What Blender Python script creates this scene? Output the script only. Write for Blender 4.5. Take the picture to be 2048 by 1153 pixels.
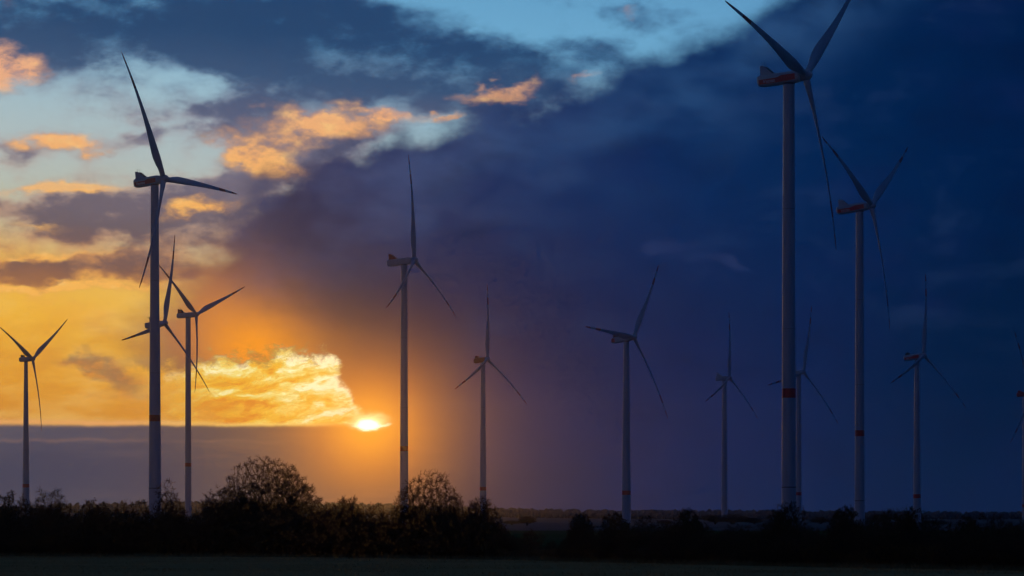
import bpy, bmesh, math, random
import numpy as np
from mathutils import Vector, Matrix

# ------------------------------------------------------------------ scene, camera
scene = bpy.context.scene
for o in list(bpy.data.objects):
    bpy.data.objects.remove(o, do_unlink=True)
COL = scene.collection

FPX, HORIZON, CAMZ = 6852.0, 1035.0, 4.0        # focal length and horizon line in photograph pixels
cam_data = bpy.data.cameras.new("camera")
cam_data.sensor_fit = 'HORIZONTAL'
cam_data.sensor_width = 36.0
cam_data.lens = 36.0 * FPX / 2048.0
cam_data.shift_y = (HORIZON - 576.5) / 2048.0
cam_data.clip_start = 1.0
cam_data.clip_end = 40000.0
cam = bpy.data.objects.new("camera", cam_data)
COL.objects.link(cam)
cam.location = (0, 0, CAMZ)
cam.rotation_euler = (math.radians(90), 0, 0)
scene.camera = cam

def at(px, py, dist):
    """point in the world that the photograph shows at pixel (px, py), dist metres ahead"""
    return Vector(((px - 1024.0) / FPX * dist, dist, CAMZ + (HORIZON - py) / FPX * dist))

scene.view_settings.view_transform = 'Standard'
scene.view_settings.look = 'None'
scene.view_settings.exposure = 0.0
scene.view_settings.gamma = 1.0
scene.render.film_transparent = False
scene.render.filter_size = 1.5
cy = scene.cycles
cy.use_denoising = True
cy.use_adaptive_sampling = True
cy.adaptive_threshold = 0.03
cy.adaptive_min_samples = 10
cy.max_bounces = 4
cy.diffuse_bounces = 2
cy.glossy_bounces = 2
cy.volume_bounces = 0
cy.transmission_bounces = 1
cy.transparent_max_bounces = 8
cy.caustics_reflective = False
cy.caustics_refractive = False

# ------------------------------------------------------------------ shader expressions
def lin(r, g, b):
    f = lambda v: (v / 255.0) / 12.92 if v / 255.0 <= 0.04045 else ((v / 255.0 + 0.055) / 1.055) ** 2.4
    return (f(r), f(g), f(b), 1.0)

class Tree:
    def __init__(self, nt):
        self.nt = nt
    def node(self, kind, **kw):
        n = self.nt.nodes.new(kind)
        for k, v in kw.items():
            setattr(n, k, v)
        return n
    def put(self, sock, v):
        if isinstance(v, S):
            self.nt.links.new(v.s, sock)
        elif v is not None:
            if hasattr(sock, 'default_value'):
                try:
                    sock.default_value = v
                except Exception:
                    sock.default_value = v[:3]
    def math(self, op, a, b=None, c=None, clamp=False):
        n = self.node('ShaderNodeMath', operation=op, use_clamp=clamp)
        self.put(n.inputs[0], a); self.put(n.inputs[1], b)
        if c is not None: self.put(n.inputs[2], c)
        return S(self, n.outputs[0])
    def vec(self, op, a, b=None, c=None, out=0):
        n = self.node('ShaderNodeVectorMath', operation=op)
        self.put(n.inputs[0], a); self.put(n.inputs[1], b)
        if c is not None: self.put(n.inputs[2], c)
        return S(self, n.outputs['Value'] if out else n.outputs[0])
    def xyz(self, x, y, z=0.0):
        n = self.node('ShaderNodeCombineXYZ')
        self.put(n.inputs[0], x); self.put(n.inputs[1], y); self.put(n.inputs[2], z)
        return S(self, n.outputs[0])
    def split(self, v):
        n = self.node('ShaderNodeSeparateXYZ'); self.put(n.inputs[0], v)
        return [S(self, o) for o in n.outputs]
    def mix(self, f, a, b, blend='MIX', clamp=True):
        n = self.node('ShaderNodeMix', data_type='RGBA', blend_type=blend, clamp_factor=clamp)
        self.put(n.inputs[0], f); self.put(n.inputs[6], a); self.put(n.inputs[7], b)
        return S(self, n.outputs[2])
    def step(self, v, lo, hi, a=0.0, b=1.0):
        n = self.node('ShaderNodeMapRange', interpolation_type='SMOOTHSTEP')
        self.put(n.inputs[0], v); self.put(n.inputs[1], lo); self.put(n.inputs[2], hi)
        self.put(n.inputs[3], a); self.put(n.inputs[4], b)
        return S(self, n.outputs[0])
    def noise(self, v, scale, detail=5.0, rough=0.55, dist=0.0, color=False, kind='FBM', lac=2.0):
        n = self.node('ShaderNodeTexNoise', noise_dimensions='3D', noise_type=kind)
        try: n.normalize = True
        except Exception: pass
        self.put(n.inputs['Vector'], v); self.put(n.inputs['Scale'], scale)
        self.put(n.inputs['Detail'], detail); self.put(n.inputs['Roughness'], rough)
        self.put(n.inputs['Lacunarity'], lac); self.put(n.inputs['Distortion'], dist)
        return S(self, n.outputs['Color' if color else 'Fac'])
    def ramp(self, v, lo, hi, stops):
        n = self.node('ShaderNodeValToRGB')
        t = self.math('DIVIDE', self.math('SUBTRACT', v, lo), hi - lo)
        self.put(n.inputs[0], t)
        e = n.color_ramp.elements
        while len(e) > 1: e.remove(e[-1])
        e[0].position = (stops[0][0] - lo) / (hi - lo); e[0].color = stops[0][1]
        for p, c in stops[1:]:
            q = e.new((p - lo) / (hi - lo)); q.color = c
        return S(self, n.outputs[0])
    def curve(self, v, lo, hi, vlo, vhi, pts):
        n = self.node('ShaderNodeFloatCurve')
        t = self.math('DIVIDE', self.math('SUBTRACT', v, lo), hi - lo, clamp=True)
        self.put(n.inputs['Value'], t)
        cv = n.mapping.curves[0]
        P = [((x - lo) / (hi - lo), (y - vlo) / (vhi - vlo)) for x, y in pts]
        cv.points[0].location = P[0]; cv.points[1].location = P[-1]
        for p in P[1:-1]: cv.points.new(*p)
        for p in cv.points: p.handle_type = 'AUTO_CLAMPED'
        n.mapping.update()
        return S(self, n.outputs[0]) * (vhi - vlo) + vlo

class S:
    def __init__(self, t, s): self.t = t; self.s = s
    def __add__(self, o): return self.t.math('ADD', self, o)
    __radd__ = __add__
    def __sub__(self, o): return self.t.math('SUBTRACT', self, o)
    def __rsub__(self, o): return self.t.math('SUBTRACT', o, self)
    def __mul__(self, o): return self.t.math('MULTIPLY', self, o)
    __rmul__ = __mul__
    def __truediv__(self, o): return self.t.math('DIVIDE', self, o)
    def sat(self): return self.t.math('ADD', self, 0.0, clamp=True)

# ------------------------------------------------------------------ sun
SUN_AZ = math.atan((735 - 1024) / FPX)
SUN_EL = math.atan((HORIZON - 850) / FPX)
sun_data = bpy.data.lights.new("sun", 'SUN')
sun_data.energy = 0.010
sun_data.angle = math.radians(0.53)
sun_data.color = (1.0, 0.44, 0.09)
sun = bpy.data.objects.new("sun", sun_data)
COL.objects.link(sun)
to_sun = Vector((math.sin(SUN_AZ) * math.cos(SUN_EL), math.cos(SUN_AZ) * math.cos(SUN_EL), math.sin(SUN_EL)))
sun.rotation_euler = to_sun.to_track_quat('Z', 'Y').to_euler()
sun.location = to_sun * 3000.0

# ------------------------------------------------------------------ sky
def build_sky():
    w = bpy.data.worlds.new("World")
    scene.world = w
    w.use_nodes = True
    w.node_tree.nodes.clear()
    t = Tree(w.node_tree)
    tc = t.node('ShaderNodeTexCoord')
    D = S(t, tc.outputs['Generated'])
    dx, dy, dz = t.split(D)
    hor = t.math('SQRT', dx * dx + dy * dy)
    el = t.math('MINIMUM', dz / t.math('MAXIMUM', hor, 0.05), 6.0)
    az = t.math('ARCTAN2', dx, dy)
    # one unit = 0.836 degree, x to the right, y downward; the sun stands at (7.35, 8.5)
    sx = az * 68.9 + 10.24
    sy = 10.35 - el * 68.9
    P = t.xyz(sx, sy, 0.0)
    Q = t.vec('MULTIPLY', D, (68.5, 68.5, 68.5))
    Qs = t.vec('MULTIPLY', D, (68.5, 68.5, 130.0))      # flattened: clouds stretch sideways
    wa = t.vec('SUBTRACT', t.noise(Qs, 0.42, 4.0, 0.55, color=True), (0.5, 0.5, 0.5))
    PW = t.vec('MULTIPLY_ADD', wa, (2.2, 1.1, 0.0), P)
    wb = t.vec('SUBTRACT', t.noise(Qs, 1.5, 5.0, 0.6, color=True), (0.5, 0.5, 0.5))
    PW = t.vec('MULTIPLY_ADD', wb, (0.75, 0.5, 0.0), PW)
    fb = t.noise(Qs, 0.75, 6.0, 0.58) - 0.5
    fb2 = t.noise(Qs, 0.28, 4.0, 0.5) - 0.5
    wx, wy, _ = t.split(PW)

    def blob(x, y, rx, ry, rot=0.0, P_=None, sharp=1.0):
        if abs(rot) < 6:
            q = t.vec('MULTIPLY_ADD', P_ or PW, (1 / rx, 1 / ry, 0), (-x / rx, -y / ry, 0))
            return t.math('POWER', 0.367879, t.vec('DOT_PRODUCT', q, q, out=1) * sharp if sharp != 1.0 else t.vec('DOT_PRODUCT', q, q, out=1))
        c, s = math.cos(math.radians(rot)), math.sin(math.radians(rot))
        a = t.vec('DOT_PRODUCT', P_ or PW, (c / rx, s / rx, 0), out=1) - (x * c + y * s) / rx
        b = t.vec('DOT_PRODUCT', P_ or PW, (-s / ry, c / ry, 0), out=1) - (-x * s + y * c) / ry
        d = t.math('MULTIPLY_ADD', a, a, b * b)
        return t.math('POWER', 0.367879, d)
    def total(blobs, P_=None):
        acc = None
        for bl in blobs:
            k = bl[5] if len(bl) > 5 else 1.0
            v = blob(*bl[:5], P_=P_)
            acc = v * k if acc is None else t.math('MULTIPLY_ADD', v, k, acc)
        return acc

    # clear air: the low sun's own sky from the atmosphere model, graded to the evening colours
    nish = t.node('ShaderNodeTexSky', sky_type='NISHITA')
    nish.sun_disc = False
    nish.sun_elevation = SUN_EL
    nish.sun_rotation = SUN_AZ
    nish.altitude = 50.0
    nish.air_density = 1.0; nish.dust_density = 1.0; nish.ozone_density = 2.0
    nsky = t.vec('MULTIPLY', S(t, nish.outputs[0]), (NIS, NIS, NIS))
    grad = t.ramp(sy + (sx - 3.0) * -0.12 + fb2 * 0.8, -40.0, 12.0, [
        (-40, lin(14, 30, 66)), (-14, lin(30, 66, 118)), (-4, lin(62, 124, 178)), (0.0, lin(112, 172, 208)), (1.8, lin(156, 189, 203)),
        (3.2, lin(178, 190, 188)), (4.6, lin(190, 188, 160)), (5.6, lin(238, 188, 88)), (6.6, lin(244, 182, 58)),
        (8.3, lin(230, 152, 40)), (10.0, lin(190, 126, 66))])
    # opposite the sun the evening sky is a dull blue
    away = t.step(t.vec('DOT_PRODUCT', D, tuple(to_sun), out=1), 0.75, 0.985)
    dusk = t.vec('ADD', t.vec('MULTIPLY', nsky, (0.05, 0.19, 0.72)), (0.002, 0.013, 0.055))
    clear = t.mix(away, dusk, grad)

    # ---- broken stratocumulus in the open sky
    dens = total([
        (2.3, 0.6, 2.8, 0.8, 3, 1.15), (5.2, 0.5, 1.9, 0.7, 0, 1.1), (4.7, 1.35, 1.5, 0.4, 8, 0.7), (8.9, 0.85, 2.4, 0.42, 10, 1.05), (8.2, 1.6, 2.7, 0.42, -2, 0.95),
        (0.0, 1.15, 1.3, 0.6, 0, 0.9), (6.0, 2.3, 2.0, 0.5, -4, 0.85), (11.9, 1.0, 0.9, 0.3, 10, 0.5),
        (1.1, 2.85, 1.3, 0.22, 4, 0.8), (2.9, 2.72, 1.1, 0.16, -8, 0.55), (0.2, 3.15, 0.9, 0.2, 0, 0.5), (1.0, 4.25, 2.0, 0.48, 5, 1.0), (2.9, 4.2, 1.7, 0.5, -8, 0.85),
        (1.3, 5.45, 2.9, 0.3, -3, 1.1), (4.6, 3.6, 1.3, 0.5, -30, 0.6), (3.9, 4.7, 1.2, 0.8, -10, 0.7), (5.2, 2.9, 1.2, 0.55, 20, 0.75), (12.7, 0.1, 1.4, 0.2, 0, 0.4), (10.4, 1.8, 1.0, 0.2, -12, 0.6), (6.3, 3.0, 1.6, 0.38, -18, 0.9), (9.6, 1.95, 1.5, 0.22, -8, 0.5), (6.9, 0.15, 1.2, 0.3, 0, 0.5)])
    dens = dens * 1.0 + fb * 2.1 + fb2 * 0.9 + 0.06
    tone = t.noise(Qs, 1.7, 5.0, 0.6) - 0.5
    cover = t.step(dens, 0.0, 0.8)
    thick = t.step(dens + tone * 1.6, 0.25, 1.2)
    cdark = t.ramp(sy + fb * 0.8 - (sx - 3.0) * 0.08, -4.0, 8.0, [
        (-4, lin(24, 52, 96)), (0.5, lin(36, 68, 108)), (1.4, lin(56, 82, 118)), (2.2, lin(86, 94, 122)), (3.4, lin(112, 106, 124)), (4.6, lin(106, 92, 100)), (5.5, lin(122, 88, 80)), (6.4, lin(190, 120, 60))])
    clite = t.ramp(sy + fb * 0.6 - (sx - 3.0) * 0.08, -4.0, 8.0, [
        (-4, lin(60, 106, 150)), (0.6, lin(70, 114, 152)), (1.6, lin(116, 142, 166)), (2.4, lin(160, 160, 168)), (3.4, lin(178, 164, 158)), (4.6, lin(186, 150, 126)), (5.4, lin(206, 140, 82)), (6.4, lin(245, 175, 75))])
    cloud = t.mix(thick, clite, cdark)
    warm = total([
        (0.05, 1.45, 0.75, 0.42, 0, 1.1), (1.15, 2.85, 1.0, 0.2, 3, 1.1), (0.8, 3.72, 1.4, 0.16, 5, 1.0), (3.8, 4.15, 0.75, 0.26, -10, 0.95),
        (5.1, 3.05, 0.9, 0.42, 22, 1.15), (6.5, 2.45, 1.2, 0.36, 5, 1.05), (7.7, 2.25, 0.5, 0.13, 20, 1.1), (8.75, 2.38, 0.4, 0.13, -20, 1.1),
        (10.0, 1.75, 0.85, 0.17, -10, 0.85), (11.75, 1.6, 0.3, 0.13, -15, 0.6), (1.2, 5.12, 1.5, 0.1, -3, 0.75), (12.85, 0.08, 0.4, 0.14, 0, 0.35), (1.5, 5.84, 3.2, 0.14, 0, 1.0), (0.6, 4.55, 0.7, 0.1, 0, 0.5)])
    warmf = t.step(warm * (1.1 + fb * 1.6 + tone * 2.0), 0.2, 1.0)
    glowc = t.mix(t.step(sy, 0.5, 5.0), lin(240, 176, 136), lin(255, 186, 90))
    glowc = t.mix(t.step(tone, 0.02, 0.2) * 0.55, glowc, lin(255, 208, 132))
    glowc = t.mix(t.step(tone + fb * 0.7, 0.0, -0.2) * 0.7, glowc, t.mix(t.step(sy, 1.5, 5.0), lin(176, 134, 132), lin(206, 136, 84)))
    cloud = t.mix(warmf * 0.95, cloud, glowc)
    cover = t.math('MAXIMUM', cover, warmf * 0.8)
    col = t.mix(cover, clear, cloud)

    # small torn cloud hanging in the yellow part
    rag = blob(1.95, 7.5, 0.85, 0.34, 24) + blob(1.6, 7.3, 0.45, 0.3, 35) * 0.7 + fb * 1.8
    col = t.mix(t.step(rag, 0.25, 1.0) * 0.75, col, t.mix(t.step(tone, -0.1, 0.12), lin(206, 126, 62), lin(128, 92, 82)))
    # soft yellow veils
    veil = t.noise(t.vec('MULTIPLY', Q, (1, 1, 3.0)), 0.5, 6.0, 0.6)
    col = t.mix(t.step(sy, 5.7, 6.4) * t.step(veil, 0.42, 0.72) * 0.45, col, lin(255, 214, 124))
    col = t.mix(t.step(sy, 6.0, 7.0) * t.step(veil, 0.52, 0.3) * 0.45, col, lin(216, 134, 54))

    # ---- the great dark bank
    edge = t.curve(sx, -4.0, 24.0, -12.0, 12.0, [
        (-4, 8.5), (2.0, 7.2), (3.0, 6.0), (3.7, 5.1), (4.3, 4.5), (4.8, 4.05), (5.4, 3.6), (6.0, 3.2), (6.7, 2.9), (7.6, 2.6), (8.4, 2.55), (9.2, 2.0), (10.2, 1.75), (11.0, 1.82),
        (11.7, 1.55), (12.4, 1.28), (13.0, 0.98), (14.0, 0.55), (15.0, 0.0), (17.5, -2.0), (24, -9.0)])
    e1 = t.noise(Q, 1.1, 6.0, 0.6) - 0.5
    sd = sy - edge + e1 * t.step(sx, 6.0, 12.0, 1.3, 0.75) + fb * 1.9 * t.step(sx, 13.0, 3.0, 0.45, 1.0) + fb2 * 1.4
    softw = t.curve(sx, 0.0, 24.0, 0.0, 4.0, [(0, 3.0), (3.0, 2.6), (4.2, 1.6), (6.0, 0.75), (9.0, 0.8), (12.0, 0.72), (24, 0.7)])
    bank = t.step(sd / softw, -0.35, 0.9)
    floor_ = t.curve(sx, -4.0, 24.0, 0.0, 14.0, [
        (-4, 7.0), (3.6, 7.2), (4.4, 7.12), (5.4, 7.02), (6.3, 7.0), (6.65, 7.2), (6.9, 7.55), (7.1, 7.95), (7.25, 8.2), (7.6, 8.35), (8.0, 8.6), (8.4, 12.0), (24, 13.0)])
    rag1 = t.noise(t.vec('MULTIPLY_ADD', wb, (0.8, 0.8, 0.8), P), 2.6, 5.0, 0.65) - 0.5
    below = sy - floor_ + e1 * 0.6 + tone * 0.5 + fb * 0.4 + rag1 * 0.9
    shelf_y = 8.49 + (t.noise(t.xyz(sx, 0.0, 0.0), 0.8, 6.0, 0.62) - 0.5) * 0.12 + sx * 0.004
    under = sy - shelf_y
    openw = t.step(below, -0.10, 0.30) * t.step(under, 0.05, -0.02)
    bank = bank * (1.0 - openw)
    navy = t.ramp(sx + fb2 * 2.5, 3.0, 21.0, [
        (3.0, lin(92, 78, 90)), (4.6, lin(66, 58, 80)), (6.0, lin(48, 46, 76)), (8.0, lin(30, 42, 84)), (11.0, lin(15, 40, 88)), (14.0, lin(3, 38, 86)), (17.0, lin(0, 33, 77)), (21.0, lin(0, 26, 66))])
    plum = t.ramp(sx + fb2 * 2.0, 3.0, 21.0, [
        (3.0, lin(96, 78, 80)), (5.6, lin(64, 50, 58)), (7.0, lin(46, 38, 52)), (8.5, lin(33, 31, 56)), (10.5, lin(22, 29, 66)), (13.0, lin(15, 32, 74)), (16.0, lin(4, 31, 74)), (19.0, lin(0, 28, 64)), (21.0, lin(0, 26, 60))])
    bcol = t.mix(t.step(sy + fb2 * 2.5, 3.2, 7.0), navy, plum)
    # paler torn shoulders along the top of the bank
    sh = t.noise(t.xyz(sx * 0.5 + sy * 0.35, sy * 1.0 - sx * 0.3, fb * 0.8), 0.62, 4.0, 0.5)
    shoulder = t.step(sd, 0.0, 0.9) * t.step(sd, 3.4, 0.8) * t.step(sh, 0.36, 0.68)
    bcol = t.mix(shoulder * 0.6, bcol, t.mix(t.step(sx, 5.0, 13.0), lin(84, 88, 126), lin(50, 88, 134)))
    wis = t.step(total([(14.4, 5.4, 0.6, 0.2, 22), (13.2, 4.8, 0.5, 0.25, 30, 0.7)]) + fb * 1.1, 0.3, 1.2)
    bcol = t.mix(wis * 0.35, bcol, lin(56, 66, 108))
    vio = t.noise(Qs, 0.24, 4.0, 0.55)
    bcol = t.mix(t.step(vio, 0.45, 0.7) * 0.3, bcol, lin(24, 34, 84))
    bcol = t.mix(t.step(fb2 * 0.8 + fb * 0.8, 0.0, 0.26) * t.step(sy, 8.0, 5.5) * 0.15, bcol, lin(58, 82, 124))
    bcol = t.mix(t.step(fb2 * 0.8 + fb * 0.8, 0.0, -0.26) * 0.38, bcol, lin(4, 18, 52))
    # thinner towards the horizon
    bcol = t.mix(t.step(sy, 7.6, 10.3) * 0.15, bcol, t.ramp(sx, 8.0, 21.0, [(8.0, lin(104, 82, 84)), (11.0, lin(82, 74, 92)), (14.0, lin(48, 56, 92)), (21.0, lin(14, 44, 78))]))
    col = t.mix(bank, col, bcol)

    # ---- light of the sun spreading through the thin left part of the bank
    gx, gy, _ = t.split(t.vec('MULTIPLY_ADD', wa, (0.9, 0.7, 0.0), P))
    def aura(x, y, rx, ry, power=1.0, rot=0.0):
        c, s = math.cos(math.radians(rot)), math.sin(math.radians(rot))
        a = ((gx - x) * c + (gy - y) * s) / rx
        b = ((gy - y) * c - (gx - x) * s) / ry
        r = t.math('SQRT', a * a + b * b)
        return t.math('POWER', 2.71828, t.math('POWER', r, power) * -1.0)
    upper = t.step(below, 0.1, -0.1)
    g1b = aura(3.6, 6.5, 1.7, 1.25, 2.4) * bank
    col = t.mix(g1b * 0.72, col, lin(206, 128, 70))
    g1 = aura(5.1, 7.0, 1.38, 0.90, 1.9, 18.0) * upper
    col = t.mix(g1 * t.step(sx, 3.2, 4.4), col, (1.02, 0.33, 0.008, 1.0))

    # ---- grey shelf of cloud lying on the horizon
    shelf = t.step(under, -0.04, 0.09) * t.step(sx, 9.6, 7.8)
    scol = t.ramp(sx + fb2 * 1.0, -1.0, 11.0, [
        (-1, lin(60, 70, 98)), (2.0, lin(66, 70, 94)), (4.0, lin(80, 68, 78)), (6.0, lin(98, 70, 60)), (7.5, lin(92, 62, 50)), (9.0, lin(66, 52, 60)), (11, lin(48, 44, 70))])
    slow = t.ramp(sx, -1.0, 11.0, [(-1, lin(42, 57, 90)), (2.5, lin(48, 58, 88)), (5.0, lin(68, 62, 74)), (7.0, lin(84, 62, 58)), (11, lin(52, 48, 68))])
    scol = t.mix(t.step(sy + (t.noise(t.xyz(sx, sy * 2.0, 0), 0.8, 4.0) - 0.5) * 0.5, 8.65, 9.15) * 0.8, scol, slow)
    scol = t.mix(t.step(sy, 9.4, 10.3) * 0.3, scol, lin(100, 88, 92))
    strk = t.noise(t.xyz(sx * 0.5, sy * 5.0, 2.0), 0.8, 5.0, 0.6)
    scol = t.mix(t.step(strk, 0.5, 0.75) * 0.35, scol, t.mix(t.step(sx, 1.0, 6.0), lin(98, 92, 104), lin(140, 96, 72)))
    col = t.mix(shelf, col, scol)
    rim = t.math('POWER', 2.71828, t.math('POWER', (under + 0.04) / 0.05, 2.0) * -1.0) * t.step(sx, 8.0, 7.3)
    col = t.mix(rim * t.step(t.noise(t.xyz(sx, 0.0, 5.0), 1.5, 4.0), 0.2, 0.55, 0.45, 0.95), col, t.mix(t.step(sx, 2.0, 6.5), lin(242, 172, 104), lin(255, 226, 120)))
    rim2 = t.math('POWER', 2.71828, t.math('POWER', (sy - 8.82 - (t.noise(t.xyz(sx, 0, 3.0), 1.1, 5.0, 0.6) - 0.5) * 0.25) / 0.035, 2.0) * -1.0) * t.step(sx, 6.6, 4.5) * t.step(fb2, -0.15, 0.1)
    col = t.mix(rim2 * 0.22, col, lin(176, 128, 100))

    # ---- burning patch of thin cloud in front of the sun
    pmask = openw * t.step(under, 0.0, -0.08) * t.step(sx + tone * 2.5 + fb * 2.5, 3.3, 4.8)
    vv = t.vec('MULTIPLY_ADD', wb, (0.7, 0.6, 0.5), t.xyz(sx * 0.6 - sy * 0.2, sy * 2.0 + sx * 0.42, 0.0))
    fil = t.noise(vv, 0.95, 6.0, 0.6, 0.35)
    fil2 = t.noise(vv, 2.0, 5.0, 0.6, 0.4)
    ridge = 1.0 - t.math('ABSOLUTE', fil2 - 0.5) * 6.0
    near = aura(6.2, 7.6, 1.7, 0.95, 2.0)
    ff = fil * 1.5 - 0.26 + ridge * 0.15 + near * 0.13 + t.step(below, 0.55, 0.05) * 0.1
    pc = t.mix(t.step(ff, 0.42, 0.64), lin(236, 140, 22), lin(255, 194, 50))
    pc = t.mix(t.step(ff, 0.60, 0.76), pc, lin(255, 232, 128))
    pc = t.mix(t.step(ff, 0.72, 0.86), pc, (1.2, 1.12, 0.66, 1.0))
    col = t.mix(pmask * 0.96, col, pc)

    # ---- the sun and its aureole
    r = t.math('SQRT', t.math('POWER', (sx - 7.36) / 1.0, 2.0) + t.math('POWER', (sy - 8.5) / 0.92, 2.0))
    a1 = t.math('POWER', 2.71828, t.math('POWER', r / 0.66, 1.7) * -1.0)
    a2 = t.math('POWER', 2.71828, t.math('POWER', r / 1.24, 1.7) * -1.0)
    inpatch = 1.0 - pmask * 0.75
    col = t.mix(a2 * AUR * inpatch, col, (0.80, 0.185, 0.003, 1.0))
    col = t.mix(a1 * AUR * inpatch, col, (1.0, 0.36, 0.0, 1.0))
    PJ = t.vec('MULTIPLY_ADD', wb, (0.5, 0.35, 0), P)
    pale = blob(7.36, 8.41, 0.40, 0.16, 4, P_=PJ)
    col = t.mix(t.step(pale, 0.1, 0.95), col, (1.15, 0.98, 0.38, 1.0))
    tail = blob(7.45, 8.49, 0.42, 0.045, 0, P_=PJ)
    col = t.mix(t.step(tail, 0.3, 0.9), col, (1.3, 1.2, 0.7, 1.0))
    disc = blob(7.34, 8.485, 0.22, 0.11, 0, P_=t.vec('MULTIPLY_ADD', wb, (0.25, 0.2, 0), P))
    col = t.mix(t.step(disc, 0.12, 0.85), col, (2.2, 2.05, 1.5, 1.0))

    # hidden behind the land: below the horizon the sky keeps its lowest colour
    bg = t.node('ShaderNodeBackground')
    t.put(bg.inputs[0], col)
    bg.inputs[1].default_value = 1.0
    out = t.node('ShaderNodeOutputWorld')
    t.nt.links.new(bg.outputs[0], out.inputs[0])
    w.cycles.sampling_method = 'MANUAL'
    w.cycles.sample_map_resolution = 512
NIS = 0.05
AUR = 1.0
build_sky()

# ------------------------------------------------------------------ helpers
RNG = np.random.default_rng(7)

def link(name, data, parent=None, kind=None, label=None, cat=None, group=None):
    o = bpy.data.objects.new(name, data)
    COL.objects.link(o)
    if parent is not None: o.parent = parent
    if kind: o["kind"] = kind
    if label: o["label"] = label
    if cat: o["category"] = cat
    if group: o["group"] = group
    return o

def mesh_np(name, verts, faces, mats, smooth=False, fmat=None):
    """verts (n,3), faces list of arrays (k,3) or (k,4)"""
    me = bpy.data.meshes.new(name)
    if not isinstance(faces, (list, tuple)): faces = [faces]
    faces = [np.asarray(f, dtype=np.int32) for f in faces if len(f)]
    verts = np.asarray(verts, dtype=np.float32)
    nl = sum(f.size for f in faces); nf = sum(len(f) for f in faces)
    me.vertices.add(len(verts)); me.loops.add(nl); me.polygons.add(nf)
    me.vertices.foreach_set("co", verts.ravel())
    me.loops.foreach_set("vertex_index", np.concatenate([f.ravel() for f in faces]))
    starts = []; c = 0
    for f in faces:
        k = f.shape[1]
        starts.append(c + np.arange(len(f)) * k); c += f.size
    me.polygons.foreach_set("loop_start", np.concatenate(starts).astype(np.int32))
    if smooth: me.polygons.foreach_set("use_smooth", np.ones(nf, dtype=bool))
    if fmat is not None: me.polygons.foreach_set("material_index", np.asarray(fmat, dtype=np.int32))
    me.update(calc_edges=True)
    for m in (mats if isinstance(mats, (list, tuple)) else [mats]): me.materials.append(m)
    return me

def loft(sections, close_a=True, close_b=True):
    """list of (m,3) rings -> verts, faces"""
    m = len(sections[0]); V = np.concatenate(sections); F = []
    for i in range(len(sections) - 1):
        for j in range(m):
            k = (j + 1) % m
            F.append((i * m + j, i * m + k, (i + 1) * m + k, (i + 1) * m + j))
    T = []
    n = len(V); extra = []
    if close_a:
        extra.append(sections[0].mean(0)); c = n; n += 1
        T += [(c, (j + 1) % m, j) for j in range(m)]
    if close_b:
        extra.append(sections[-1].mean(0)); c = n; n += 1
        b = (len(sections) - 1) * m
        T += [(c, b + j, b + (j + 1) % m) for j in range(m)]
    if extra: V = np.concatenate([V, np.array(extra)])
    return V, [np.array(F)] + ([np.array(T)] if T else [])

def prism(poly, lo, hi, axis=1):
    """extrude a 2-D outline (x,z) along y from lo to hi"""
    n = len(poly)
    V = [(p[0], lo, p[1]) for p in poly] + [(p[0], hi, p[1]) for p in poly]
    F = [tuple(range(n - 1, -1, -1)), tuple(range(n, 2 * n))]
    for i in range(n):
        j = (i + 1) % n
        F.append((i, j, n + j, n + i))
    return V, F

def mesh_py(name, V, F, mat, smooth=False, bevel=0.0):
    me = bpy.data.meshes.new(name)
    me.from_pydata([tuple(v) for v in V], [], [tuple(f) for f in F])
    bm = bmesh.new(); bm.from_mesh(me)
    bmesh.ops.recalc_face_normals(bm, faces=bm.faces)
    if bevel > 0: bmesh.ops.bevel(bm, geom=bm.edges[:], offset=bevel, segments=2, affect='EDGES', profile=0.6)
    bm.to_mesh(me); bm.free()
    if smooth:
        for p in me.polygons: p.use_smooth = True
    me.materials.append(mat)
    return me

# ------------------------------------------------------------------ materials
def material(name, base, rough=0.6, vary=None, scale=1.0, detail=5.0, stretch=(1, 1, 1), bump=0.0, spec=0.5, coord='Object', metal=0.0):
    m = bpy.data.materials.new(name); m.use_nodes = True
    t = Tree(m.node_tree)
    b = m.node_tree.nodes['Principled BSDF']
    b.inputs['Roughness'].default_value = rough
    b.inputs['Specular IOR Level'].default_value = spec
    b.inputs['Metallic'].default_value = metal
    b.inputs['Base Color'].default_value = (*base, 1.0)
    if vary is not None:
        tc = t.node('ShaderNodeTexCoord')
        v = t.vec('MULTIPLY', S(t, tc.outputs[coord]), stretch)
        n = t.noise(v, scale, detail, 0.6)
        c = t.mix(t.step(n, 0.32, 0.68), (*base, 1.0), (*vary, 1.0))
        t.put(b.inputs['Base Color'], c)
        if bump > 0:
            bn = t.node('ShaderNodeBump'); bn.inputs['Strength'].default_value = bump
            bn.inputs['Distance'].default_value = 0.3
            t.put(bn.inputs['Height'], n)
            m.node_tree.links.new(bn.outputs[0], b.inputs['Normal'])
    return m

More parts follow.
